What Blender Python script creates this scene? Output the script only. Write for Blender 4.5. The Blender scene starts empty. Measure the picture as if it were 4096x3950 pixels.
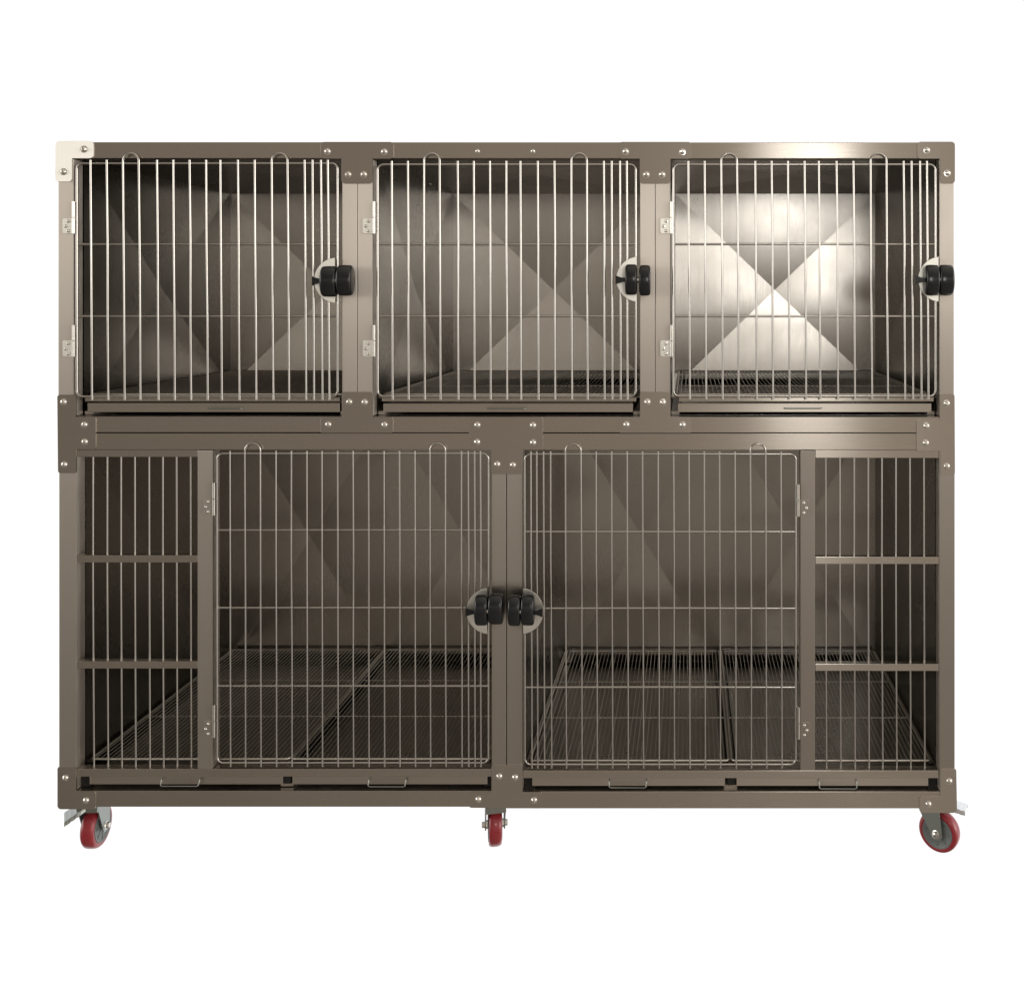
import bpy, bmesh, math, random
from mathutils import Vector, Matrix
random.seed(7)
S = bpy.context.scene
C = S.collection
K = 1.83 / 1715.0          # metres per reference unit on the front face
D = 2.06                   # camera distance from the front face
DEP = 0.70                 # inner depth of the cages
def X(p): return (p - 1317.0) * K
def Z(p): return (1650.0 - p) * K

# ------------------------------------------------------------------ materials
def nd(nt, t, **kw):
    n = nt.nodes.new(t)
    for k, v in kw.items(): setattr(n, k, v)
    return n
def steel(name, spread, grain, col=(0.54, 0.50, 0.455), rough=0.34, aniso=0.85, streak=0.0, bump=0.04, rvar=0.08):
    """brushed stainless steel; spread = direction the highlight is smeared, grain = noise stretch"""
    m = bpy.data.materials.new(name); m.use_nodes = True
    nt = m.node_tree; b = nt.nodes['Principled BSDF']; L = nt.links.new
    b.inputs['Metallic'].default_value = 1.0
    geo = nd(nt, 'ShaderNodeNewGeometry')
    mp = nd(nt, 'ShaderNodeVectorMath', operation='MULTIPLY'); mp.inputs[1].default_value = grain
    L(geo.outputs['Position'], mp.inputs[0])
    n1 = nd(nt, 'ShaderNodeTexNoise'); n1.inputs['Scale'].default_value = 1.0; n1.inputs['Detail'].default_value = 4
    L(mp.outputs[0], n1.inputs['Vector'])
    # broad handling marks
    n2 = nd(nt, 'ShaderNodeTexNoise'); n2.inputs['Scale'].default_value = 5.0; n2.inputs['Detail'].default_value = 5
    L(geo.outputs['Position'], n2.inputs['Vector'])
    r = nd(nt, 'ShaderNodeMath', operation='MULTIPLY_ADD'); r.inputs[1].default_value = rvar; r.inputs[2].default_value = rough - 0.07 - rvar/2
    L(n1.outputs['Fac'], r.inputs[0])
    r2 = nd(nt, 'ShaderNodeMath', operation='MULTIPLY_ADD'); r2.inputs[1].default_value = 0.17
    L(n2.outputs['Fac'], r2.inputs[0]); L(r.outputs[0], r2.inputs[2])
    L(r2.outputs[0], b.inputs['Roughness'])
    mix = nd(nt, 'ShaderNodeMix', data_type='RGBA')
    mix.inputs['A'].default_value = (col[0]*0.95, col[1]*0.95, col[2]*0.945, 1)
    mix.inputs['B'].default_value = (min(1, col[0]*1.05), min(1, col[1]*1.05), min(1, col[2]*1.055), 1)
    L(n1.outputs['Fac'], mix.inputs['Factor']); L(mix.outputs['Result'], b.inputs['Base Color'])
    bp = nd(nt, 'ShaderNodeBump'); bp.inputs['Strength'].default_value = bump; bp.inputs['Distance'].default_value = 0.0006
    L(n1.outputs['Fac'], bp.inputs['Height'])
    last = bp
    if streak:
        mp2 = nd(nt, 'ShaderNodeVectorMath', operation='MULTIPLY')
        g = grain; mx = max(g); mp2.inputs[1].default_value = tuple(26.0 if v == mx else 1.3 for v in g)
        L(geo.outputs['Position'], mp2.inputs[0])
        n3 = nd(nt, 'ShaderNodeTexNoise'); n3.inputs['Scale'].default_value = 1.0; n3.inputs['Detail'].default_value = 3
        L(mp2.outputs[0], n3.inputs['Vector'])
        b2 = nd(nt, 'ShaderNodeBump'); b2.inputs['Strength'].default_value = streak; b2.inputs['Distance'].default_value = 0.004
        L(n3.outputs['Fac'], b2.inputs['Height']); L(bp.outputs[0], b2.inputs['Normal']); last = b2
    L(last.outputs[0], b.inputs['Normal'])
    if spread is not None:
        b.inputs['Anisotropic'].default_value = aniso
        t = nd(nt, 'ShaderNodeCombineXYZ')
        for i in range(3): t.inputs[i].default_value = spread[i]
        L(t.outputs[0], b.inputs['Tangent'])
    return m
def plastic(name, col, rough, coat=0.0, var=0.15, spec=0.5):
    m = bpy.data.materials.new(name); m.use_nodes = True
    nt = m.node_tree; b = nt.nodes['Principled BSDF']; L = nt.links.new
    n = nd(nt, 'ShaderNodeTexNoise'); n.inputs['Scale'].default_value = 60; n.inputs['Detail'].default_value = 5
    geo = nd(nt, 'ShaderNodeNewGeometry'); L(geo.outputs['Position'], n.inputs['Vector'])
    mix = nd(nt, 'ShaderNodeMix', data_type='RGBA')
    mix.inputs['A'].default_value = tuple(c*(1-var) for c in col) + (1,)
    mix.inputs['B'].default_value = tuple(c*(1+var) for c in col) + (1,)
    L(n.outputs['Fac'], mix.inputs['Factor']); L(mix.outputs['Result'], b.inputs['Base Color'])
    r = nd(nt, 'ShaderNodeMath', operation='MULTIPLY_ADD'); r.inputs[1].default_value = 0.2; r.inputs[2].default_value = rough - 0.1
    L(n.outputs['Fac'], r.inputs[0]); L(r.outputs[0], b.inputs['Roughness'])
    b.inputs['Coat Weight'].default_value = coat; b.inputs['Specular IOR Level'].default_value = spec
    return m
M = {}
M['rail'] = steel('steel_brushed_lengthwise', (0, 0, 1), (14, 900, 900), col=(0.51, 0.468, 0.42), rough=0.24, aniso=0.92, bump=0.01, streak=0.03, rvar=0.12)
M['post'] = steel('steel_brushed_upright', (1, 0, 0), (900, 900, 14), col=(0.52, 0.48, 0.435), rough=0.42, aniso=0.95, bump=0.015, streak=0.03, rvar=0.12)
M['plate'] = steel('steel_plate', (0, 0, 1), (16, 900, 900), col=(0.49, 0.45, 0.405), rough=0.32, bump=0.015, streak=0.03, rvar=0.10)
M['plate_glare'] = steel('steel_plate_upright_glare', (1, 0, 0), (500, 500, 8), col=(0.95, 0.94, 0.90), rough=0.5, aniso=0.9)  # near-white base colour stands in for glare on the left corner plate
M['back'] = steel('steel_sheet_back', (1, 0, 0), (800, 800, 12), col=(0.44, 0.42, 0.39), rough=0.22, aniso=0.7, streak=0.012, bump=0.0)
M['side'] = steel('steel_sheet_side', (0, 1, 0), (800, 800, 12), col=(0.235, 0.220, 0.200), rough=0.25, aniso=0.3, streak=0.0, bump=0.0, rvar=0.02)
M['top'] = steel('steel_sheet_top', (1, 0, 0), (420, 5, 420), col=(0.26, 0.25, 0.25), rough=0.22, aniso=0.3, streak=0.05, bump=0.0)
M['tray'] = steel('steel_tray', (0, 0, 1), (6, 500, 500), col=(0.54, 0.50, 0.45), rough=0.30, streak=0.06)
M['pan'] = steel('steel_pan', (0, 1, 0), (6, 500, 500), col=(0.44, 0.415, 0.375), rough=0.28, bump=0.0)
M['rod'] = steel('steel_rod', None, (300, 300, 40), col=(0.58, 0.565, 0.54), rough=0.17, bump=0.0, rvar=0.03)
M['grate'] = steel('steel_grate_wire', None, (300, 40, 300), col=(0.68, 0.65, 0.60), rough=0.42, bump=0.0)
M['bright'] = steel('steel_polished', None, (60, 60, 60), col=(0.76, 0.74, 0.70), rough=0.17, bump=0.02)
M['zinc'] = steel('zinc_plated', None, (120, 120, 120), col=(0.33, 0.35, 0.335), rough=0.36, bump=0.06)
M['galv'] = steel('galvanised_bright', None, (120, 120, 120), col=(0.80, 0.82, 0.84), rough=0.30, bump=0.06)
M['disc'] = steel('steel_disc', (1, 0, 0), (200, 200, 8), col=(0.80, 0.79, 0.74), rough=0.42, aniso=0.8)
M['black'] = plastic('black_moulded_plastic', (0.010, 0.012, 0.014), 0.20, spec=0.5)
M['red'] = plastic('red_polyurethane', (0.30, 0.022, 0.032), 0.30, coat=0.3)
M['grey'] = plastic('grey_nylon', (0.15, 0.165, 0.165), 0.42)
M['dark'] = plastic('painted_gap_shade', (0.01, 0.01, 0.01), 0.8)  # near-black colour standing in for shade around the lower trays

# ------------------------------------------------------------------ mesh helpers
def link(name, bm, mat, parent=None, sharp=35, bevel=None):
    if bevel:
        es = [e for e in bm.edges if len(e.link_faces) == 2 and e.calc_face_angle(0) > 0.6]
        bmesh.ops.bevel(bm, geom=es, offset=bevel, segments=2, profile=0.6, affect='EDGES', clamp_overlap=True)
    bmesh.ops.recalc_face_normals(bm, faces=bm.faces[:])
    me = bpy.data.meshes.new(name); bm.to_mesh(me); bm.free()
    me.materials.append(mat)
    if bevel: sharp = 8
    for p in me.polygons: p.use_smooth = True
    me.set_sharp_from_angle(angle=math.radians(sharp))
    o = bpy.data.objects.new(name, me); C.objects.link(o)
    if parent: o.parent = parent; o.matrix_parent_inverse = Matrix.Translation(-wloc(parent))
    return o
def wloc(o):
    v = Vector(o.location)
    return v
def add_box(bm, x0, x1, y0, y1, z0, z1):
    if x0 > x1: x0, x1 = x1, x0
    if z0 > z1: z0, z1 = z1, z0
    r = bmesh.ops.create_cube(bm, size=1.0)
    for v in r['verts']:
        v.co = Vector(((x0+x1)/2 + v.co.x*(x1-x0), (y0+y1)/2 + v.co.y*(y1-y0), (z0+z1)/2 + v.co.z*(z1-z0)))
    return r['verts']
def box(name, x0, x1, y0, y1, z0, z1, mat, parent, bevel=0.0012):
    bm = bmesh.new(); add_box(bm, x0, x1, y0, y1, z0, z1)
    return link(name, bm, mat, parent, bevel=bevel)
def add_tube(bm, pts, r, n=10, closed=False):
    pts = [Vector(p) for p in pts]; N = len(pts); rings = []
    for i, p in enumerate(pts):
        a = pts[(i-1) % N] if (closed or i > 0) else p
        c = pts[(i+1) % N] if (closed or i < N-1) else p
        t = (c - a).normalized()
        ref = Vector((0, 1, 0)) if abs(t.y) < 0.9 else Vector((0, 0, 1))
        u = t.cross(ref).normalized(); w = u.cross(t).normalized()
        rings.append([bm.verts.new(p + (u*math.cos(2*math.pi*k/n) + w*math.sin(2*math.pi*k/n))*r) for k in range(n)])
    for i in range(N if closed else N-1):
        A, B = rings[i], rings[(i+1) % N]
        for k in range(n): bm.faces.new((A[k], A[(k+1) % n], B[(k+1) % n], B[k]))
    if not closed:
        bm.faces.new(rings[0]); bm.faces.new(rings[-1][::-1])
def tube(name, pts, r, mat, parent, n=10, closed=False):
    bm = bmesh.new(); add_tube(bm, pts, r, n, closed); return link(name, bm, mat, parent, sharp=50)
def fillet(pts, rad, seg=6):
    """round the corners of a 2D polygon; rad: number or list"""
    out = []; N = len(pts)
    for i, p in enumerate(pts):
        r = rad[i] if isinstance(rad, (list, tuple)) else rad
        p = Vector(p); a = Vector(pts[i-1]); b = Vector(pts[(i+1) % N])
        if r <= 0: out.append(p); continue
        da, db = (a-p).normalized(), (b-p).normalized()
        ang = da.angle(db)
        if ang > 3.1: out.append(p); continue
        d = min(r/math.tan(ang/2), (a-p).length*0.49, (b-p).length*0.49)
        rr = d*math.tan(ang/2)
        c = p + (da+db).normalized()*(rr/math.sin(ang/2))
        p1, p2 = p+da*d, p+db*d
        a1 = math.atan2(p1.y-c.y, p1.x-c.x); a2 = math.atan2(p2.y-c.y, p2.x-c.x)
        dd = (a2-a1+math.pi) % (2*math.pi) - math.pi
        for k in range(seg+1):
            q = a1+dd*k/seg; out.append(Vector((c.x+rr*math.cos(q), c.y+rr*math.sin(q))))
    return out
def plate(name, pts_px, rad_px, y0, y1, mat, parent, bevel=0.0004):
    """flat cut sheet in the front plane, outline in reference units"""
    q = fillet(pts_px, rad_px)
    bm = bmesh.new()
    f = bm.faces.new([bm.verts.new((X(p.x), y1, Z(p.y))) for p in q])
    r = bmesh.ops.extrude_face_region(bm, geom=[f])
    for v in r['geom']:
        if isinstance(v, bmesh.types.BMVert): v.co.y = y0
    return link(name, bm, mat, parent, bevel=bevel)
def add_lathe(bm, prof, mat4, n=24, cap=True):
    """prof: list of (axial, radius); axis local Z"""
    rings = []
    for a, r in prof:
        rings.append([bm.verts.new(mat4 @ Vector((r*math.cos(2*math.pi*k/n), r*math.sin(2*math.pi*k/n), a))) for k in range(n)])
    for A, B in zip(rings, rings[1:]):
        for k in range(n): bm.faces.new((A[k], A[(k+1) % n], B[(k+1) % n], B[k]))
    if cap:
        bm.faces.new(rings[0]); bm.faces.new(rings[-1][::-1])
def empty(name, loc, parent=None):
    o = bpy.data.objects.new(name, None); C.objects.link(o); o.location = loc
    o.empty_display_size = 0.05
    if parent: o.parent = parent; o.matrix_parent_inverse = Matrix.Translation(-wloc(parent))
    return o
TOFRONT = Matrix.Rotation(math.radians(90), 4, 'X')      # local +Z -> world -Y
def bolt(px, py, parent, y=-0.002, r=0.0058, name='bolt'):
    bm = bmesh.new()
    prof = [(0, r*1.25), (0.0006, r*1.25), (0.0007, r)]
    for k in range(1, 6):
        a = math.radians(90)*k/6.0
        prof.append((0.0007 + r*0.62*math.sin(a), r*math.cos(a) if k < 5 else r*0.42))
    prof += [(prof[-1][0]-0.0002, r*0.40), (prof[-1][0]-0.0018, r*0.34), (prof[-1][0]-0.0020, r*0.02)]
    tl = Matrix.Translation((X(px), y, Z(py))) @ Matrix.Rotation(random.uniform(-.05, .05), 4, 'Z') @ TOFRONT
    add_lathe(bm, prof, tl, 18)
    return link(name, bm, M['bright'], parent, sharp=30)

# ------------------------------------------------------------------ the cage bank
bank = empty('cage_bank', (X(970), 0.35, Z(1650)))
bank['label'] = 'brushed stainless steel bank of five wire-door pet cages standing on red castors'
bank['category'] = 'pet cage'

T = 0.031
BACK = DEP + 0.04
def rail(x0, x1, y0, y1, d0=0.0, d1=T, mat='rail', name='rail'):
    return box(name, X(x0), X(x1), d0, d1, Z(y1), Z(y0), M[mat], bank)
def post(x0, x1, y0, y1, d0=0.0, d1=T):
    return box('post', X(x0), X(x1), d0, d1, Z(y1), Z(y0), M['post'], bank)
g = 0.35
# upper modules: three frames side by side
rail(111, 683.2, 272, 303); rail(683.9, 1253.6, 272.2, 303.2); rail(1254.3, 1826.5, 272.5, 303.5)
rail(111.5, 683.4, 797, 827.2); rail(684, 1253.6, 797.4, 827.6); rail(1254.2, 1826.5, 797.8, 828)
for a, b in ((111.5, 141), (655, 683.6), (684.6, 713), (1225, 1253.6), (1254.6, 1283), (1798, 1826)):
    post(a, b, 303.7, 796.6)
# lower modules: two frames
rail(112, 969, 829, 860.5); rail(969.8, 1827, 829.4, 861)
rail(113, 969, 1513, 1543.5); rail(969.8, 1829, 1514, 1546.5)
for a, b in ((113, 146), (941, 968.6), (970.2, 1000), (1798, 1827.5)):
    post(a, b, 861.6, 1512.6)
post(378, 407, 861.6, 1471); post(1532, 1560, 862, 1474)
rail(146.5, 940.5, 1471.6, 1486.5, 0.002, 0.022); rail(1000.5, 1797.5, 1474.5, 1489.5, 0.002, 0.022)
# rear frame posts and bottom rails, outer skins
for a, b in ((113, 144), (955, 985), (1796, 1827)):
    box('post', X(a), X(b), BACK-0.004, BACK+0.027, Z(1543), Z(273), M['post'], bank)
box('rail', X(145), X(1795), BACK-0.002, BACK+0.026, Z(1543), Z(1513), M['rail'], bank)
for a in (112.5, 1826.0):
    s = 1 if a < 900 else -1
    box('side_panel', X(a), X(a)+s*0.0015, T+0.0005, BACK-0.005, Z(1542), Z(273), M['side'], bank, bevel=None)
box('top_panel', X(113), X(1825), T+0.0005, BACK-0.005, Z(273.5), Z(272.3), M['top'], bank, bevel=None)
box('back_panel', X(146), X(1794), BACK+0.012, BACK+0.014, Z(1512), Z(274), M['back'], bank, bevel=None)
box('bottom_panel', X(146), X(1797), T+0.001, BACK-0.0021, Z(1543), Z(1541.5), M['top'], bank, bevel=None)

# creased liner sheets: each sheet is a shallow four-sided pyramid pressed outward
def crease(name, o, u, v, nrm, mat, depth=0.008, nu=1):
    """o corner, u/v edge vectors, nrm outward (away from the cell)"""
    o, u, v, nrm = Vector(o), Vector(u), Vector(v), Vector(nrm)
    bm = bmesh.new(); th = 0.012
    back = []
    for i in range(nu):
        a = o + u*(i/nu); b = o + u*((i+1)/nu)
        c4 = [bm.verts.new(p) for p in (a, b, b+v, a+v)]
        c = bm.verts.new((a+b)/2 + v/2 + nrm*depth)
        for k in range(4): bm.faces.new((c4[k], c4[(k+1) % 4], c))
        d4 = [bm.verts.new(q.co + nrm*th) for q in c4]
        bm.faces.new(d4[::-1])
        for k in range(4): bm.faces.new((c4[k], c4[(k+1) % 4], d4[(k+1) % 4], d4[k]))
    bmesh.ops.remove_doubles(bm, verts=bm.verts[:], dist=1e-5)
    me_o = link(name, bm, mat, bank, sharp=0.4)
    return me_o
def cell(x0, x1, ytop, ybot, nu=1, dep=0.008):
    xa, xb, za, zb = X(x0), X(x1), Z(ybot), Z(ytop)
    y0 = T + 0.0006; y1 = DEP
    crease('back_sheet', (xa, y1, za), (xb-xa, 0, 0), (0, 0, zb-za), (0, 1, 0), M['back'], dep, nu)
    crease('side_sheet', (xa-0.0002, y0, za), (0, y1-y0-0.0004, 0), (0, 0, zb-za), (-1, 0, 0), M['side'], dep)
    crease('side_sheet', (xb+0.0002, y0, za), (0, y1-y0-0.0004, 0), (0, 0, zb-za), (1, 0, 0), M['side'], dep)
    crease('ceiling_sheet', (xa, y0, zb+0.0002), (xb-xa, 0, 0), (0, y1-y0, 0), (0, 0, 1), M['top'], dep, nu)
upper = [(143, 655.5), (714, 1225.5), (1284, 1797)]
lower = [(147, 940), (1001, 1797)]
for a, b in upper: cell(a, b, 303.6, 796, 1, 0.012)
for a, b in lower: cell(a, b, 861.2, 1512, 2, 0.012)
for a, b in upper:
    # tray runners, ledges and front lip under the floor grate
    for s, xx in ((1, a+0.6), (-1, b-0.6)):
        box('tray_runner', X(xx), X(xx+s*14), T+0.003, DEP-0.01, Z(796.5), Z(790.2), M['post'], bank, bevel=None)
        box('grate_ledge', X(xx), X(xx+s*9), T+0.003, DEP-0.01, Z(764), Z(761.2), M['post'], bank, bevel=None)
    box('front_lip', X(a+15), X(b-8), 0.008, 0.022, Z(769), Z(761.2), M['rail'], bank, bevel=0.001)
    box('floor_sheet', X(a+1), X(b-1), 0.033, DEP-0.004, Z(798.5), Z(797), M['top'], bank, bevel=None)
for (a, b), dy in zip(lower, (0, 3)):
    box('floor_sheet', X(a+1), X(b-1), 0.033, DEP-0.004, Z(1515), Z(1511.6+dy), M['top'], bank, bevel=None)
    for s, xx in ((1, a+0.6), (-1, b-0.6)):
        box('tray_runner', X(xx), X(xx+s*14), T+0.003, DEP-0.01, Z(1511+dy), Z(1505.4+dy), M['post'], bank, bevel=None)
        box('grate_ledge', X(xx), X(xx+s*9), T+0.003, DEP-0.01, Z(1473+dy), Z(1470.2+dy), M['post'], bank, bevel=None)
    for s, xx in ((1, a+0.8), (-1, b-0.8)):
        box('recess_shade', X(xx), X(xx+s*16), 0.015, 0.030, Z(1511+dy), Z(1488+dy), M['dark'], bank, bevel=None)  # added dark block painting the shade of the empty recess beside the tray
    m = (a+b)/2
    box('tray_runner', X(m-12), X(m+12), 0.016, DEP-0.01, Z(1511+dy), Z(1505.4+dy), M['post'], bank, bevel=None)
    box('tray_gap_shade', X(m-6), X(m+8), 0.014, DEP-0.01, Z(1505.2+dy), Z(1488+dy), M['dark'], bank, bevel=None)  # dark filler that paints the shaded gap between two trays
    box('centre_support', X(m-4), X(m+4), 0.024, DEP-0.01, Z(1473+dy), Z(1470.2+dy), M['post'], bank, bevel=None)

# corner and joint plates with button-head bolts
PY0, PY1 = -0.0022, 0.0010
def jplate(pts, rad, bolts, mat='plate', label=None, tilt=0):
    o = plate('joint_plate', pts, rad, PY0, PY1, M[mat], bank)
    if label: o['label'] = label
    for p in bolts: bolt(p[0], p[1], o, PY0 + 0.0002)
    return o
R = 7
jplate([(107, 270), (180, 270), (180, 303.4), (139, 303.4), (139, 348), (107, 348)], [R+2, R, R, 1, R, R], [(162, 286), (123, 329)], 'plate_glare', 'corner plate coloured almost white for its glare')
jplate([(1755, 271.5), (1827.5, 271.5), (1827.5, 351.5), (1798.6, 351.5), (1798.6, 304), (1755, 304)], [R, R, R, R, 1, R], [(1773.5, 287.5), (1813, 331.5)])
for c, xr in ((684, 754), (1254, 1324)):
    xl = 2*c - xr
    jplate([(xl, 271.9), (xr, 271.9), (xr, 304), (c+29.5, 304), (c+29.5, 351.5), (c-29.5, 351.5), (c-29.5, 304), (xl, 304)],
           [R, R, R, 1, R, R, 1, R], [(c-56.5, 290), (c+52, 290.5), (c-17, 334), (c+13, 334)])
    jplate([(c-29, 749.5), (c+29.5, 749.5), (c+29.5, 797.5), (xr-1, 797.5), (xr-1, 828), (xl, 828), (xl, 797.5), (c-29, 797.5)],
           [4, R, 1, R, 3, 3, R, 1], [(c-15, 769), (c+14.5, 769.5), (c-55, 812), (c+52.5, 812.5)])
jplate([(110.5, 755), (146, 755), (146, 797.5), (184.5, 797.5), (184.5, 859), (147, 859), (147, 905), (112, 905)], [5, 3, 1, 5, 5, 1, 4, 5],
       [(123, 769), (163, 812.5), (163.5, 845), (124.5, 888.5)])
jplate([(1798, 753.5), (1826.8, 753.5), (1827.5, 909), (1799, 909), (1799, 862.5), (1753.5, 862.5), (1753.5, 803), (1798, 803)],
       [5, 5, 5, 5, 1, 5, 5, 1], [(1811.5, 771.5), (1772.5, 814.5), (1771.5, 847), (1811.5, 891.5)])
jplate([(898, 798), (1039.5, 798), (1039.5, 860.5), (1000.5, 860.5), (1000.5, 907), (941, 907), (941, 860.5), (898, 860.5)],
       [5, 5, 5, 1, 5, 5, 1, 5], [(914, 813), (1020.5, 813.5), (913.5, 845.5), (1020.5, 846.5), (952, 888), (982, 889.5)])
jplate([(111, 1466), (147, 1466), (147, 1514), (184, 1514), (184, 1547), (111, 1547)], [4, 4, 1, 5, 5, 7], [(126.5, 1487), (166, 1530)])
jplate([(941, 1462), (1000.5, 1462), (1000.5, 1514), (1038, 1514), (1038, 1545.4), (898, 1544.2), (898, 1514), (941, 1514)],
       [4, 4, 1, 5, 5, 5, 5, 1], [(956, 1484), (986, 1486), (916, 1528), (1022.5, 1529.5)])
jplate([(1799, 1470), (1830, 1470), (1831.5, 1554), (1759, 1554), (1759, 1522.5), (1799, 1522.5)], [4, 4, 8, 8, 6, 1], [(1816.5, 1493), (1776.5, 1537)])
for p in (914, 1020): bolt(p, 289.5, bank, -0.0002, 0.0040, 'rivet')

# ------------------------------------------------------------------ wire doors
def rimpath(x0, x1, y0, y1, y, r=11):
    q = fillet([(x0, y0), (x1, y0), (x1, y1), (x0, y1)], r, 8)
    return [(X(p.x), y, Z(p.y)) for p in q]
def wob(): return random.uniform(-0.85, 0.85)
def door(x0, x1, y0, y1, bars, hoops, crosses, rv, rh, rr, hooptop, lean=0.0, rim_r=11, ends=6):
    d = empty('cage_door', (X((x0+x1)/2), 0.0, Z(y1)), bank)
    yr = -0.0010
    yb = yr - rr - rv*0.93
    tube('border_rod', rimpath(x0, x1, y0, y1, yr, rim_r), rr, M['rod'], d, 10, True)
    for c in crosses:
        tube('cross_rod', [(X(x0), yr+0.001, Z(c)), (X((x0+x1)/2), yr+0.001, Z(c+wob()*0.6)), (X(x1), yr+0.001, Z(c))], rh, M['rod'], d, 8)
    for b in bars:
        w = wob()*0.8
        l = lean
        tube('bar', [(X(b), yb, Z(y0-ends)), (X(b+w+l*0.4), yb, Z((y0*2+y1)/3)), (X(b-w*0.6+l*0.7), yb, Z((y0+2*y1)/3)), (X(b+l), yb, Z(y1+ends))], rv, M['rod'], d, 10)
    for a, b in hoops:
        r = (b-a)/2; c = (a+b)/2; top = hooptop + r
        pts = [(X(a+lean), yb, Z(y1+ends)), (X(a+lean*0.5+wob()), yb, Z((y0+y1)/2))]
        for k in range(0, 13):
            t = math.pi - math.pi*k/12
            pts.append((X(c + r*math.cos(t)), yb-0.0005, Z(top - r*math.sin(t))))
        pts += [(X(b+lean*0.5+wob()), yb, Z((y0+y1)/2)), (X(b+lean), yb, Z(y1+ends))]
        tube('looped_bar', pts, rv, M['rod'], d, 10)
    return d
UB = [28.4, 59.3, 155, 186, 217, 248.5, 275.5, 309, 341, 436, 451, 467, 480]
UH = [(90.5, 120.5), (373.5, 403.5)]
RV, RH, RR = 0.00215, 0.0024, 0.0024
doors = []
for (x0, x1, y0, y1, lean) in ((148, 646.5, 313, 758.5, 3.0), (723.5, 1217, 315, 758, 1.5), (1289, 1790, 315, 757.5, 3)):
    k = (x1-x0)/497.0
    doors.append(door(x0, x1, y0, y1, [x0+b*k for b in UB], [(x0+a*k, x0+b*k) for a, b in UH],
                      [467.5, 605], RV, RH, RR, 294.5, lean))
LB = [442.5, 530.3, 559.7, 589.2, 618, 647.8, 677.3, 706.8, 736.6, 766, 795.5, 884.4, 897.2, 909.3, 920.4]
LH = [(471, 500.5), (824.4, 853.8)]
LV, LR = 0.00165, 0.0022
doors.append(door(416.5, 935, 867.5, 1458.5, LB, LH, [1014, 1162.5, 1312], LV, 0.0023, LR, 847, 1.0))
RB = [1017, 1028, 1041, 1054.5, 1141.6, 1171, 1200.8, 1230, 1260, 1289.3, 1318.7, 1348, 1377, 1406.7, 1494.4]
RHp = [(1083, 1112.5), (1436, 1465)]
doors.append(door(1005, 1523, 868.5, 1461.5, RB, RHp, [1017, 1163.5, 1314.5], LV, 0.0023, LR, 848, 2.0))

def hinge(xbar, yb0, yb1, px0, px1, py0, py1, side):
    h = empty('hinge', (X(xbar), 0, Z(yb1)), bank)
    ym = (yb0+yb1)/2
    for a, b in ((yb0, ym-0.6), (ym+0.6, yb1)):
        tube('hinge_barrel', [(X(xbar), -0.003, Z(a)), (X(xbar), -0.003, Z(b))], 0.0030, M['bright'], h, 12)
    pts = [(px0, py0), (px1, py0), (px1, py1), (px0, py1)]
    o = plate('hinge_leaf', pts, [3, 1, 1, 3] if side < 0 else [1, 3, 3, 1], -0.0024, 0.0008, M['post' if 380 < xbar < 420 or xbar > 1500 else 'disc'], h)
    mx = (px0+px1)/2
    hgt = (py1-py0)
    for i, (dx, dy) in enumerate(((1.8, -0.31), (-3.2, 0.02), (1.8, 0.33))):
        bolt(mx - side*0 + (dx if side < 0 else -dx), (py0+py1)/2 + dy*hgt, h, -0.0022, 0.0028, 'screw')
for xb, p0, p1 in ((142.5, 121, 139.5), (717, 695, 713.5), (1285.5, 1264, 1282.5)):
    hinge(xb, 386, 447, p0, p1, 418, 447, -1)
    hinge(xb, 622, 682, p0, p1, 651, 682, -1)
hinge(410.5, 923, 985, 389, 407, 954, 984, -1); hinge(411, 1347, 1409, 389, 407, 1378, 1408, -1)
hinge(1527.5, 926, 987, 1531, 1549, 956, 986, 1); hinge(1528.5, 1352, 1412, 1532, 1550, 1381, 1410, 1)

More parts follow.
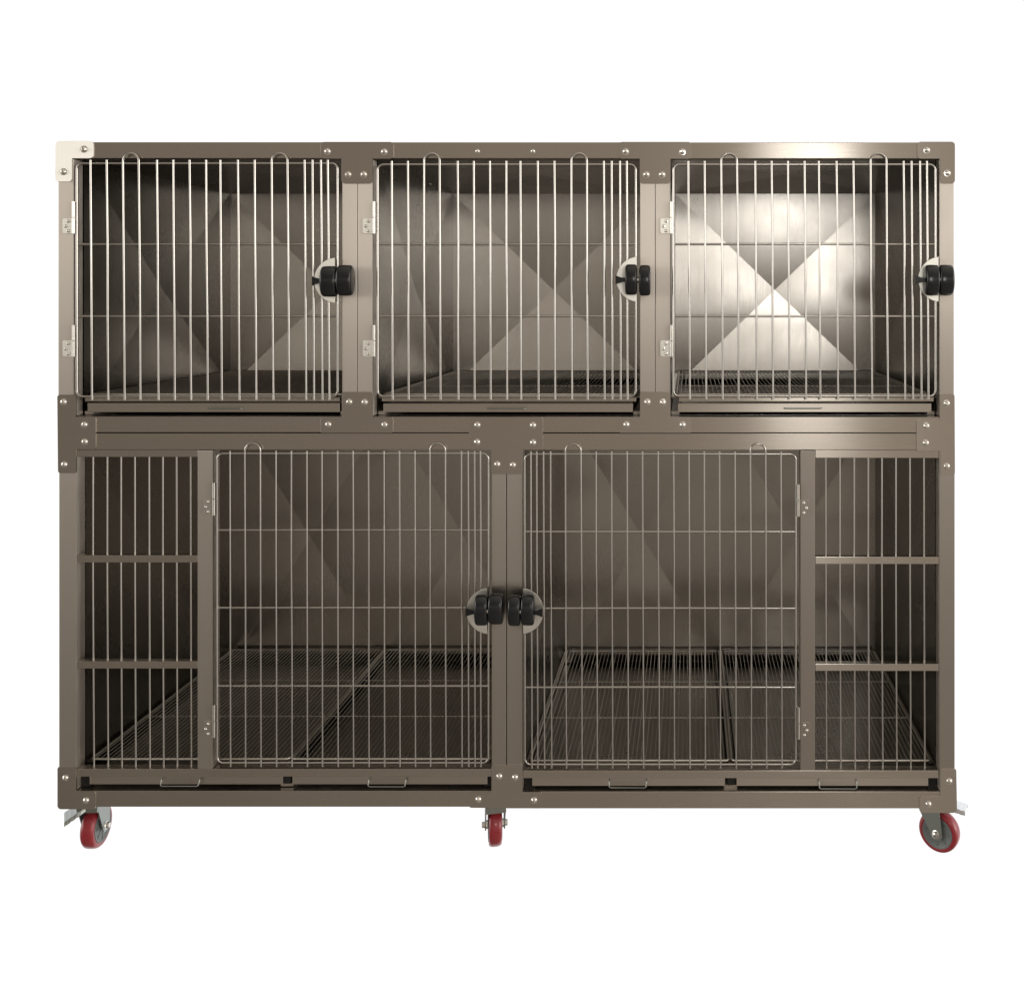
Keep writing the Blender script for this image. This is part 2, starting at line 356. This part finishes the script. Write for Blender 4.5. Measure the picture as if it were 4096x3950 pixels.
def latch(d, chord, cy, r, drums, stem, side, dy=0.0):
    """side=-1: disc bulges to the left"""
    # disc segment
    pts = []
    cx = chord - side*4.5
    a0 = math.asin(min(1, math.sqrt(max(0, r*r-4.5**2))/r))
    n = 28
    for k in range(n+1):
        a = -a0 + 2*a0*k/n
        pts.append((cx + side*r*math.cos(a), cy + r*math.sin(a)))
    plate('latch_disc', pts, 0, -0.0105, -0.0085, M['disc'], d, bevel=0.0005)
    # the drums stand about 3 cm proud of the door, so their outline is measured at that depth
    q = (D-0.030)/D
    drums = [(1317+(a-1317)*q, 1317+(b-1317)*q, c) for a, b, c in drums]
    stem = (1317+(stem[0]-1317)*q, 1317+(stem[1]-1317)*q, stem[2]); cy = 569+(cy-569)*q
    # two moulded drums on a horizontal pin
    for (a, b, ddy) in drums:
        bm = bmesh.new(); w = (b-a)*K; rr = 29*K
        prof = [(0, rr*0.78), (0.0006, rr*0.88), (0.002, rr*0.95), (0.005, rr*0.99), (w*0.5, rr*1.0), (w-0.005, rr*0.99), (w-0.002, rr*0.95), (w-0.0006, rr*0.88), (w, rr*0.78)]
        mt = Matrix.Translation((X(a), -0.0125 - rr*0.55, Z(cy+dy+ddy))) @ Matrix.Diagonal((1, 0.60, 1, 1)) @ Matrix.Rotation(math.radians(90), 4, 'Y')
        add_lathe(bm, prof, mt, 40)
        link('latch_drum', bm, M['black'], d, sharp=45)
    tube('latch_pin', [(X(drums[0][0]+4), -0.0125-29*K*0.55, Z(cy+dy)), (X(drums[-1][1]-4), -0.0125-29*K*0.55, Z(cy+dy))], 0.006, M['black'], d, 16)
    # thumb lever with a flared end
    s0, s1, se = stem  # root, tip
    bm = bmesh.new()
    L_ = [(s0, 4.0), (s0+(s1-s0)*0.35, 4.2), (s0+(s1-s0)*0.7, 6.2), (s1, 8.6)]
    prev = None
    for px, h in L_:
        z = Z(cy+dy+se)
        ring = [bm.verts.new((X(px), -0.026 + 0.0045*sy, z + h*K*sz)) for sy, sz in ((-1, -1), (1, -1), (1, 1), (-1, 1))]
        if prev:
            for k in range(4): bm.faces.new((prev[k], prev[(k+1) % 4], ring[(k+1) % 4], ring[k]))
        else: bm.faces.new(ring)
        prev = ring
    bm.faces.new(prev[::-1])
    link('latch_lever', bm, M['black'], d, bevel=0.001)
    # bright rivet in the gap between the drums
    bolt((drums[0][1]+drums[1][0])/2, cy+dy, d, -0.0125-29*K*0.55-0.0135, 0.0026, 'pin_head')
latch(doors[0], 643.5, 536.5, 43, ((616, 645.5, 1), (646.5, 675, -1)), (617, 597, 0), -1, 1)
latch(doors[1], 1219, 534.5, 43, ((1197, 1219.5, -0.5), (1223.5, 1245, 1)), (1198, 1178, 0), -1, 1)
latch(doors[2], 1794, 534.5, 43, ((1771, 1796.5, 0.5), (1797, 1824, 0.5)), (1772, 1752.5, 0), -1, 1)
latch(doors[3], 934, 1166, 43.5, ((910, 934.5, 1), (936, 963, -1)), (911, 891, 5), -1, 0)
latch(doors[4], 1003, 1166, 43.5, ((973.5, 997, 1), (998.5, 1022.5, 0)), (1021, 1038, 5), 1, 1)

# fixed side grilles of the lower cages
def grille(x0, x1, xs, rails, ybot):
    e = empty('fixed_grille', (X((x0+x1)/2), 0, Z(ybot)), bank)
    for a, b in rails:
        box('grille_rail', X(x0), X(x1), 0.0014, 0.0175, Z(b), Z(a), M['rail'], e, bevel=0.001)
    for x in xs:
        w = wob()*0.5
        tube('bar', [(X(x), 0.009, Z(rails[0][1]-2)), (X(x+w), 0.009, Z(1100)), (X(x+w*0.5+0.8), 0.009, Z(1300)), (X(x+1.6), 0.009, Z(ybot))], 0.00185, M['rod'], e, 10)
grille(146.6, 377.6, [173.7, 201, 227.5, 254, 281.4, 307.7, 334, 361], [(860.8, 874.5), (1062.5, 1076.5), (1265.5, 1279.5)], 1471)
grille(1560.5, 1797.6, [1581.5, 1609, 1636.5, 1663.5, 1689.7, 1716.7, 1743.6, 1770.5], [(861.4, 876.5), (1065.5, 1079.5), (1270.5, 1284)], 1474)

# ------------------------------------------------------------------ castors
def caster(px, zrot, trail, pedal=None, y=0.06, wheel_r=41.0, label=None, kind=0):
    ztop = Z(1547); base = Vector((X(px), y, ztop))
    e = empty('castor', base, bank)
    if label: e['label'] = label
    rot = Matrix.Rotation(math.radians(zrot), 4, 'Z')
    r = wheel_r*K; zc = r
    ctr = Vector((trail, 0, zc - ztop))
    W = Matrix.Translation(base) @ rot
    RX = Matrix.Rotation(math.radians(90), 4, 'X')
    w = 0.0135
    # tyre
    bm = bmesh.new()
    prof = [(-w*0.93, r*0.74), (-w, r*0.80), (-w*0.97, r*0.91), (-w*0.70, r*0.98), (-w*0.3, r), (w*0.3, r), (w*0.70, r*0.98), (w*0.97, r*0.91), (w, r*0.80), (w*0.93, r*0.74)]
    add_lathe(bm, prof, W @ Matrix.Translation(ctr) @ RX, 56, cap=True)
    link('tyre', bm, M['red'], e, sharp=50)
    bm = bmesh.new()
    prof = [(-w*1.0, r*0.02), (-w*1.18, r*0.02), (-w*1.18, r*0.16), (-w*1.05, r*0.20), (-w*0.96, r*0.30), (-w*0.94, r*0.62), (-w*1.04, r*0.68), (-w*1.05, r*0.76), (-w*0.9, r*0.77),
            (w*0.9, r*0.77), (w*1.05, r*0.76), (w*1.04, r*0.68), (w*0.94, r*0.62), (w*0.96, r*0.30), (w*1.05, r*0.20), (w*1.18, r*0.16), (w*1.18, r*0.02), (w*1.0, r*0.02)]
    add_lathe(bm, prof, W @ Matrix.Translation(ctr) @ RX, 48)
    for k in range(8):   # moulded spokes on both faces
        for s in (-1, 1):
            vs = add_box(bm, r*0.20, r*0.64, -0.0014, 0.0014, s*w*0.93-0.0012, s*w*0.93+0.0012)
            mt = W @ Matrix.Translation(ctr) @ RX @ Matrix.Rotation(math.pi*2*k/8, 4, 'Z')
            for v in vs: v.co = mt @ v.co
    link('wheel_rim', bm, M['grey'], e, sharp=30)
    # fork: two cheeks and a crown
    bm = bmesh.new()
    for s in (-1, 1):
        y0, y1 = s*0.0185, s*0.0208
        out = fillet([(-0.026, -0.012), (0.024, -0.012), (trail+0.013, zc-ztop-0.002), (trail+0.009, zc-ztop-0.011), (trail-0.009, zc-ztop-0.011), (trail-0.013, zc-ztop+0.004)], [0.004, 0.004, 0.008, 0.008, 0.008, 0.008], 4)
        a = [bm.verts.new(W @ Vector((p.x, y0, p.y))) for p in out]
        b = [bm.verts.new(W @ Vector((p.x, y1, p.y))) for p in out]
        bm.faces.new(a); bm.faces.new(b[::-1])
        for k in range(len(a)): bm.faces.new((a[k], a[(k+1) % len(a)], b[(k+1) % len(a)], b[k]))
    vs = add_box(bm, -0.027, 0.026, -0.0207, 0.0207, -0.0215, -0.0095)
    for v in vs: v.co = W @ v.co
    link('fork', bm, M['zinc'], e, bevel=0.0006)
    bm = bmesh.new()
    add_lathe(bm, [(-0.0095, 0.020), (-0.009, 0.023), (-0.0045, 0.023), (-0.003, 0.019)], W, 32)
    link('swivel_race', bm, M['zinc'], e)
    bm = bmesh.new()
    vs = add_box(bm, -0.032, 0.032, -0.032, 0.032, -0.003, 0.0035)
    for v in vs: v.co = Matrix.Translation(base) @ v.co
    link('mounting_plate', bm, M['zinc'], e, bevel=0.0008)
    bm = bmesh.new()
    add_lathe(bm, [(-0.0275, 0.003), (-0.027, 0.0055), (-0.0215, 0.0065), (-0.0208, 0.0085), (0.0208, 0.0085), (0.0215, 0.0065), (0.026, 0.006), (0.027, 0.0045)], W @ Matrix.Translation(ctr) @ RX, 6 if kind else 16)
    link('axle_bolt', bm, M['bright'], e)
    if pedal:
        pa, L0, L1, wd, drop, mat = pedal
        PR = Matrix.Translation(base) @ Matrix.Rotation(math.radians(pa), 4, 'Z')
        bm = bmesh.new(); rows = []
        n = 16
        for i in range(n+1):
            t = i/n; xx = L0+(L1-L0)*t
            zz = -0.006 - drop*t**1.2 + (0.0011 if (0.45 < t < 0.95 and i % 3 == 0) else 0)
            ww = wd*(0.72+0.28*min(1, t*2.2))
            rows.append([(xx, -ww, zz-0.006*(t < 2)), (xx, -ww*0.88, zz), (xx, ww*0.88, zz), (xx, ww, zz-0.006)])
        top = [[bm.verts.new(PR @ Vector(p)) for p in rr] for rr in rows]
        bot = [[bm.verts.new(PR @ (Vector(p)-Vector((0, 0, 0.002)))) for p in rr] for rr in rows]
        for i in range(n):
            for j in range(3):
                bm.faces.new((top[i][j], top[i+1][j], top[i+1][j+1], top[i][j+1]))
                bm.faces.new((bot[i][j+1], bot[i+1][j+1], bot[i+1][j], bot[i][j]))
            bm.faces.new((top[i][0], bot[i][0], bot[i+1][0], top[i+1][0]))
            bm.faces.new((top[i][3], top[i+1][3], bot[i+1][3], bot[i][3]))
        bm.faces.new(top[0]+bot[0][::-1]); bm.faces.new(top[-1][::-1]+bot[-1])
        link('brake_pedal', bm, M[mat], e, sharp=30)
    return e
caster(151, -86, -0.012, pedal=(212, 0.004, 0.052, 0.026, 0.024, 'zinc'), y=0.050, kind=1)
caster(939, 103, 0.020, y=0.050, kind=1)
caster(1795, -35, 0.018, pedal=(-24, 0.02, 0.072, 0.019, 0.006, 'galv'), y=0.056, wheel_r=39.5)
for px, a in ((180, 60), (960, 95), (1780, 30)):
    caster(px, a, 0.018, y=DEP-0.03)

# ------------------------------------------------------------------ floor grates (lift out) and trays (slide out)
def grate(x0, x1, py, label, pitch=9.0, dz=0.0):
    e = empty('floor_grate', (X((x0+x1)/2), 0.3, Z(py)))
    e['label'] = label; e['category'] = 'floor grate'; e['group'] = 'lift-out wire floor grates in the cages'
    y0, y1 = 0.036, DEP-0.014; z = Z(py)+0.0031
    q = fillet([(X(x0), y0), (X(x1), y0), (X(x1), y1), (X(x0), y1)], 0.008, 4)
    tube('grate_frame', [(p.x, p.y, z) for p in q], 0.0030, M['grate'], e, 8, True)
    bm = bmesh.new(); n = int((x1-x0)/pitch)
    for i in range(1, n):
        xx = X(x0+(x1-x0)*i/n)
        add_tube(bm, [(xx, y0, z+0.0016), (xx+random.uniform(-.0004, .0004), (y0+y1)/2, z+0.0016), (xx, y1, z+0.0016)], 0.00115, 6)
    link('grate_wires', bm, M['grate'], e, sharp=60)
    for t in (1/3, 2/3):
        yy = y0+(y1-y0)*t
        tube('cross_rod', [(X(x0), yy, z-0.0012), (X(x1), yy, z-0.0012)], 0.0017, M['grate'], e, 8)
    return e
grate(153, 645, 761.2, 'wire floor grate in the dark upper left cage')
grate(724, 1216, 761.2, 'wire floor grate in the upper middle cage')
grate(1294, 1787, 761.2, 'brightly lit wire floor grate in the upper right cage')
grate(155, 541, 1470.2, 'left of the two wire floor grates in the lower left cage, behind the fixed grille')
grate(547, 933, 1470.2, 'right of the two wire floor grates in the lower left cage, beside the centre post')
grate(1009, 1396, 1473.2, 'left of the two wire floor grates in the lower right cage, beside the centre post')
grate(1402, 1789, 1473.2, 'right of the two wire floor grates in the lower right cage, behind the fixed grille')

def tray(x0, x1, yt, yb, hx0, hx1, hy, label, style, fy=0.010, slope=0.0):
    e = empty('drip_tray', (X((x0+x1)/2), 0.3, Z(yb)))
    e['label'] = label; e['category'] = 'tray'; e['group'] = 'slide-out drip trays under the cages'
    bm = bmesh.new(); z0, z1 = Z(yb)+0.0004, Z(yt)
    add_box(bm, X(x0), X(x1), fy, fy+0.003, z0, z1)
    link('tray_front', bm, M['tray'], e, bevel=0.0009)
    bm = bmesh.new()
    ye = DEP-0.03; xa, xb = X(x0)+0.003, X(x1)-0.003
    # ribbed pan floor
    ys = [fy+0.0035 + (ye-fy-0.0035)*i/42 for i in range(43)]
    prev = None
    for i, yy in enumerate(ys):
        zz = z0+0.0012
        ring = [bm.verts.new((xa, yy, zz)), bm.verts.new((xb, yy, zz))]
        if prev: bm.faces.new((prev[0], prev[1], ring[1], ring[0]))
        prev = ring
    for a in (xa, xb-0.0012): add_box(bm, a, a+0.0012, fy+0.0035, ye, z0+0.0008, z1-0.001)
    add_box(bm, xa, xb, ye, ye+0.0012, z0+0.0008, z1-0.001)
    link('pan', bm, M['pan'], e)
    r = 0.0012
    if style == 0:     # slim handle riveted to the face
        pts = [(X(hx0), fy+0.002, Z(hy)), (X(hx0), fy-0.006, Z(hy)), (X(hx0)+0.003, fy-0.009, Z(hy)), (X(hx1)-0.003, fy-0.009, Z(hy)), (X(hx1), fy-0.006, Z(hy)), (X(hx1), fy+0.002, Z(hy))]
    else:              # drop handle hanging from two ears
        pts = [(X(hx0), fy+0.002, Z(yt+4)), (X(hx0), fy-0.007, Z(yt+5)), (X(hx0), fy-0.012, Z(hy-2)), (X(hx0)+0.003, fy-0.012, Z(hy)), (X(hx1)-0.003, fy-0.012, Z(hy)), (X(hx1), fy-0.012, Z(hy-2)), (X(hx1), fy-0.007, Z(yt+5)), (X(hx1), fy+0.002, Z(yt+4))]
    tube('handle', pts, r, M['zinc'], e, 8)
    return e
tray(162, 647, 772, 790, 395, 462, 782, 'slide-out tray under the dark upper left cage', 0)
tray(731, 1211, 773, 790, 932, 1005, 782, 'slide-out tray under the upper middle cage', 0)
tray(1297, 1785, 773, 790, 1502, 1573, 781.5, 'brightly lit slide-out tray with slim handle under the upper right cage', 0)
tray(166, 538, 1488, 1505.2, 308, 381, 1503, 'leftmost shallow slide-out tray under the lower left cage, behind the fixed grille side', 1)
tray(556, 931, 1488, 1505.2, 705, 776, 1504, 'slide-out tray under the lower left cage next to the centre post', 1)
tray(1017, 1388, 1491, 1508.2, 1166, 1237, 1506, 'slide-out tray under the lower right cage next to the centre post', 1)
tray(1410, 1779, 1491, 1508.2, 1568, 1640, 1508, 'rightmost slide-out tray under the lower right cage, lit, with drop handle', 1)

# ------------------------------------------------------------------ world: white behind the cages, dim room in front of them
w = bpy.data.worlds.new('World'); S.world = w; w.use_nodes = True
nt = w.node_tree; L = nt.links.new
bg = nt.nodes['Background']
tc = nd(nt, 'ShaderNodeTexCoord'); sp = nd(nt, 'ShaderNodeSeparateXYZ'); L(tc.outputs['Generated'], sp.inputs[0])
zr = nd(nt, 'ShaderNodeMapRange'); zr.inputs['From Min'].default_value = -1; zr.inputs['From Max'].default_value = 1
L(sp.outputs['Z'], zr.inputs['Value'])
cr = nd(nt, 'ShaderNodeValToRGB'); L(zr.outputs[0], cr.inputs['Fac'])
el = cr.color_ramp.elements
stops = [(0.0, .22), (0.25, .27), (0.31, .215), (0.36, .20), (0.395, .33), (0.44, .27), (0.485, .24), (0.53, .66), (0.60, .32), (0.66, .20), (0.80, .42), (1.0, .75)]
def warm(v): return (v*1.12, v*0.97, v*0.81, 1)
el[0].position = 0; el[0].color = warm(stops[0][1]); el[1].position = 1; el[1].color = warm(stops[-1][1])
for p, c in stops[1:-1]:
    q = el.new(p); q.color = warm(c)
xm = nd(nt, 'ShaderNodeMapRange'); xm.inputs['From Min'].default_value = -1; xm.inputs['From Max'].default_value = 1
L(sp.outputs['X'], xm.inputs['Value'])
xr = nd(nt, 'ShaderNodeValToRGB'); L(xm.outputs[0], xr.inputs['Fac'])
xe = xr.color_ramp.elements
XS = [(-1, .15), (-0.5, .16), (-0.25, .20), (-0.1, .26), (0.02, .38), (0.13, .85), (0.3, 1.2), (1, .7)]
for i, (p, c) in enumerate(XS):
    q = xe[0] if i == 0 else (xe[1] if i == len(XS)-1 else None)
    if q is None: q = xe.new((p+1)/2)
    q.position = (p+1)/2; q.color = (c, c, c, 1)
ml0 = nd(nt, 'ShaderNodeVectorMath', operation='SCALE'); L(cr.outputs['Color'], ml0.inputs[0]); ml0.inputs['Scale'].default_value = 2.5
ml1 = nd(nt, 'ShaderNodeVectorMath', operation='MULTIPLY'); L(ml0.outputs[0], ml1.inputs[0]); L(xr.outputs['Color'], ml1.inputs[1])
# bright zones added at either side to lighten the bars and posts
ab = nd(nt, 'ShaderNodeMath', operation='ABSOLUTE'); L(sp.outputs['X'], ab.inputs[0])
s1 = nd(nt, 'ShaderNodeMapRange', interpolation_type='SMOOTHSTEP'); s1.inputs['From Min'].default_value = 0.68; s1.inputs['From Max'].default_value = 0.88; L(ab.outputs[0], s1.inputs['Value'])
s2 = nd(nt, 'ShaderNodeValToRGB'); L(zr.outputs[0], s2.inputs['Fac'])
s2e = s2.color_ramp.elements
s2e[0].position = 0.25; s2e[0].color = (0, 0, 0, 1); s2e[1].position = 0.54; s2e[1].color = (1, 1, 1, 1)
for p, c in ((0.36, .16), (0.455, .27)):
    q = s2e.new(p); q.color = (c, c, c, 1)
s3 = nd(nt, 'ShaderNodeMapRange', interpolation_type='SMOOTHSTEP'); s3.inputs['From Min'].default_value = 0.25; s3.inputs['From Max'].default_value = 0.6
s3.inputs['To Min'].default_value = 1; s3.inputs['To Max'].default_value = 0; L(sp.outputs['Z'], s3.inputs['Value'])
m1 = nd(nt, 'ShaderNodeMath', operation='MULTIPLY'); L(s1.outputs[0], m1.inputs[0]); L(s2.outputs[0], m1.inputs[1])
m2 = nd(nt, 'ShaderNodeMath', operation='MULTIPLY'); L(m1.outputs[0], m2.inputs[0]); L(s3.outputs[0], m2.inputs[1])
sc = nd(nt, 'ShaderNodeVectorMath', operation='SCALE'); sc.inputs[0].default_value = (3.7, 3.6, 3.4); L(m2.outputs[0], sc.inputs['Scale'])
ml = nd(nt, 'ShaderNodeVectorMath', operation='ADD'); L(ml1.outputs[0], ml.inputs[0]); L(sc.outputs[0], ml.inputs[1])
yr_ = nd(nt, 'ShaderNodeMapRange'); yr_.inputs['From Min'].default_value = 0.12; yr_.inputs['From Max'].default_value = 0.3
L(sp.outputs['Y'], yr_.inputs['Value'])
mx = nd(nt, 'ShaderNodeMix', data_type='RGBA'); L(yr_.outputs[0], mx.inputs['Factor']); L(ml.outputs[0], mx.inputs['A'])
mx.inputs['B'].default_value = (1.05, 1.05, 1.05, 1)
L(mx.outputs['Result'], bg.inputs['Color']); bg.inputs['Strength'].default_value = 1.0

ZC = Z(569)
def lamp(name, x0, x1, z0, z1, y, power, col, rz=0):
    l = bpy.data.lights.new(name, 'AREA'); l.shape = 'RECTANGLE'; l.size = x1-x0; l.size_y = z1-z0
    l.energy = power; l.color = col
    o = bpy.data.objects.new(name, l); C.objects.link(o)
    o.location = ((x0+x1)/2, y, ZC+(z0+z1)/2)
    o.rotation_euler = (math.radians(90), 0, rz)       # emits along +Y towards the cages
    return o
lamp('window_light', 0.42, 0.83, -0.03, 0.66, -3.2, 7.8, (1.0, 0.98, 0.94))
#lamp('window_light', -2.6, 0.2, 0.05, 0.75, -4.6, 2.5, (1.0, 0.96, 0.90))

cam = bpy.data.cameras.new('camera'); co = bpy.data.objects.new('camera', cam); C.objects.link(co)
co.location = (0, -D, ZC); co.rotation_euler = (math.radians(90), 0, 0)
cam.sensor_width = 36; cam.lens = 36*D/(1960*K)
cam.shift_x = (980-1317)/1960.0; cam.shift_y = -(945-569)/1960.0
cam.clip_end = 200; cam.clip_start = 0.05
S.camera = co
S.view_settings.view_transform = 'Standard'; S.view_settings.look = 'None'
S.view_settings.exposure = 0; S.view_settings.gamma = 1
S.cycles.max_bounces = 14; S.cycles.glossy_bounces = 10
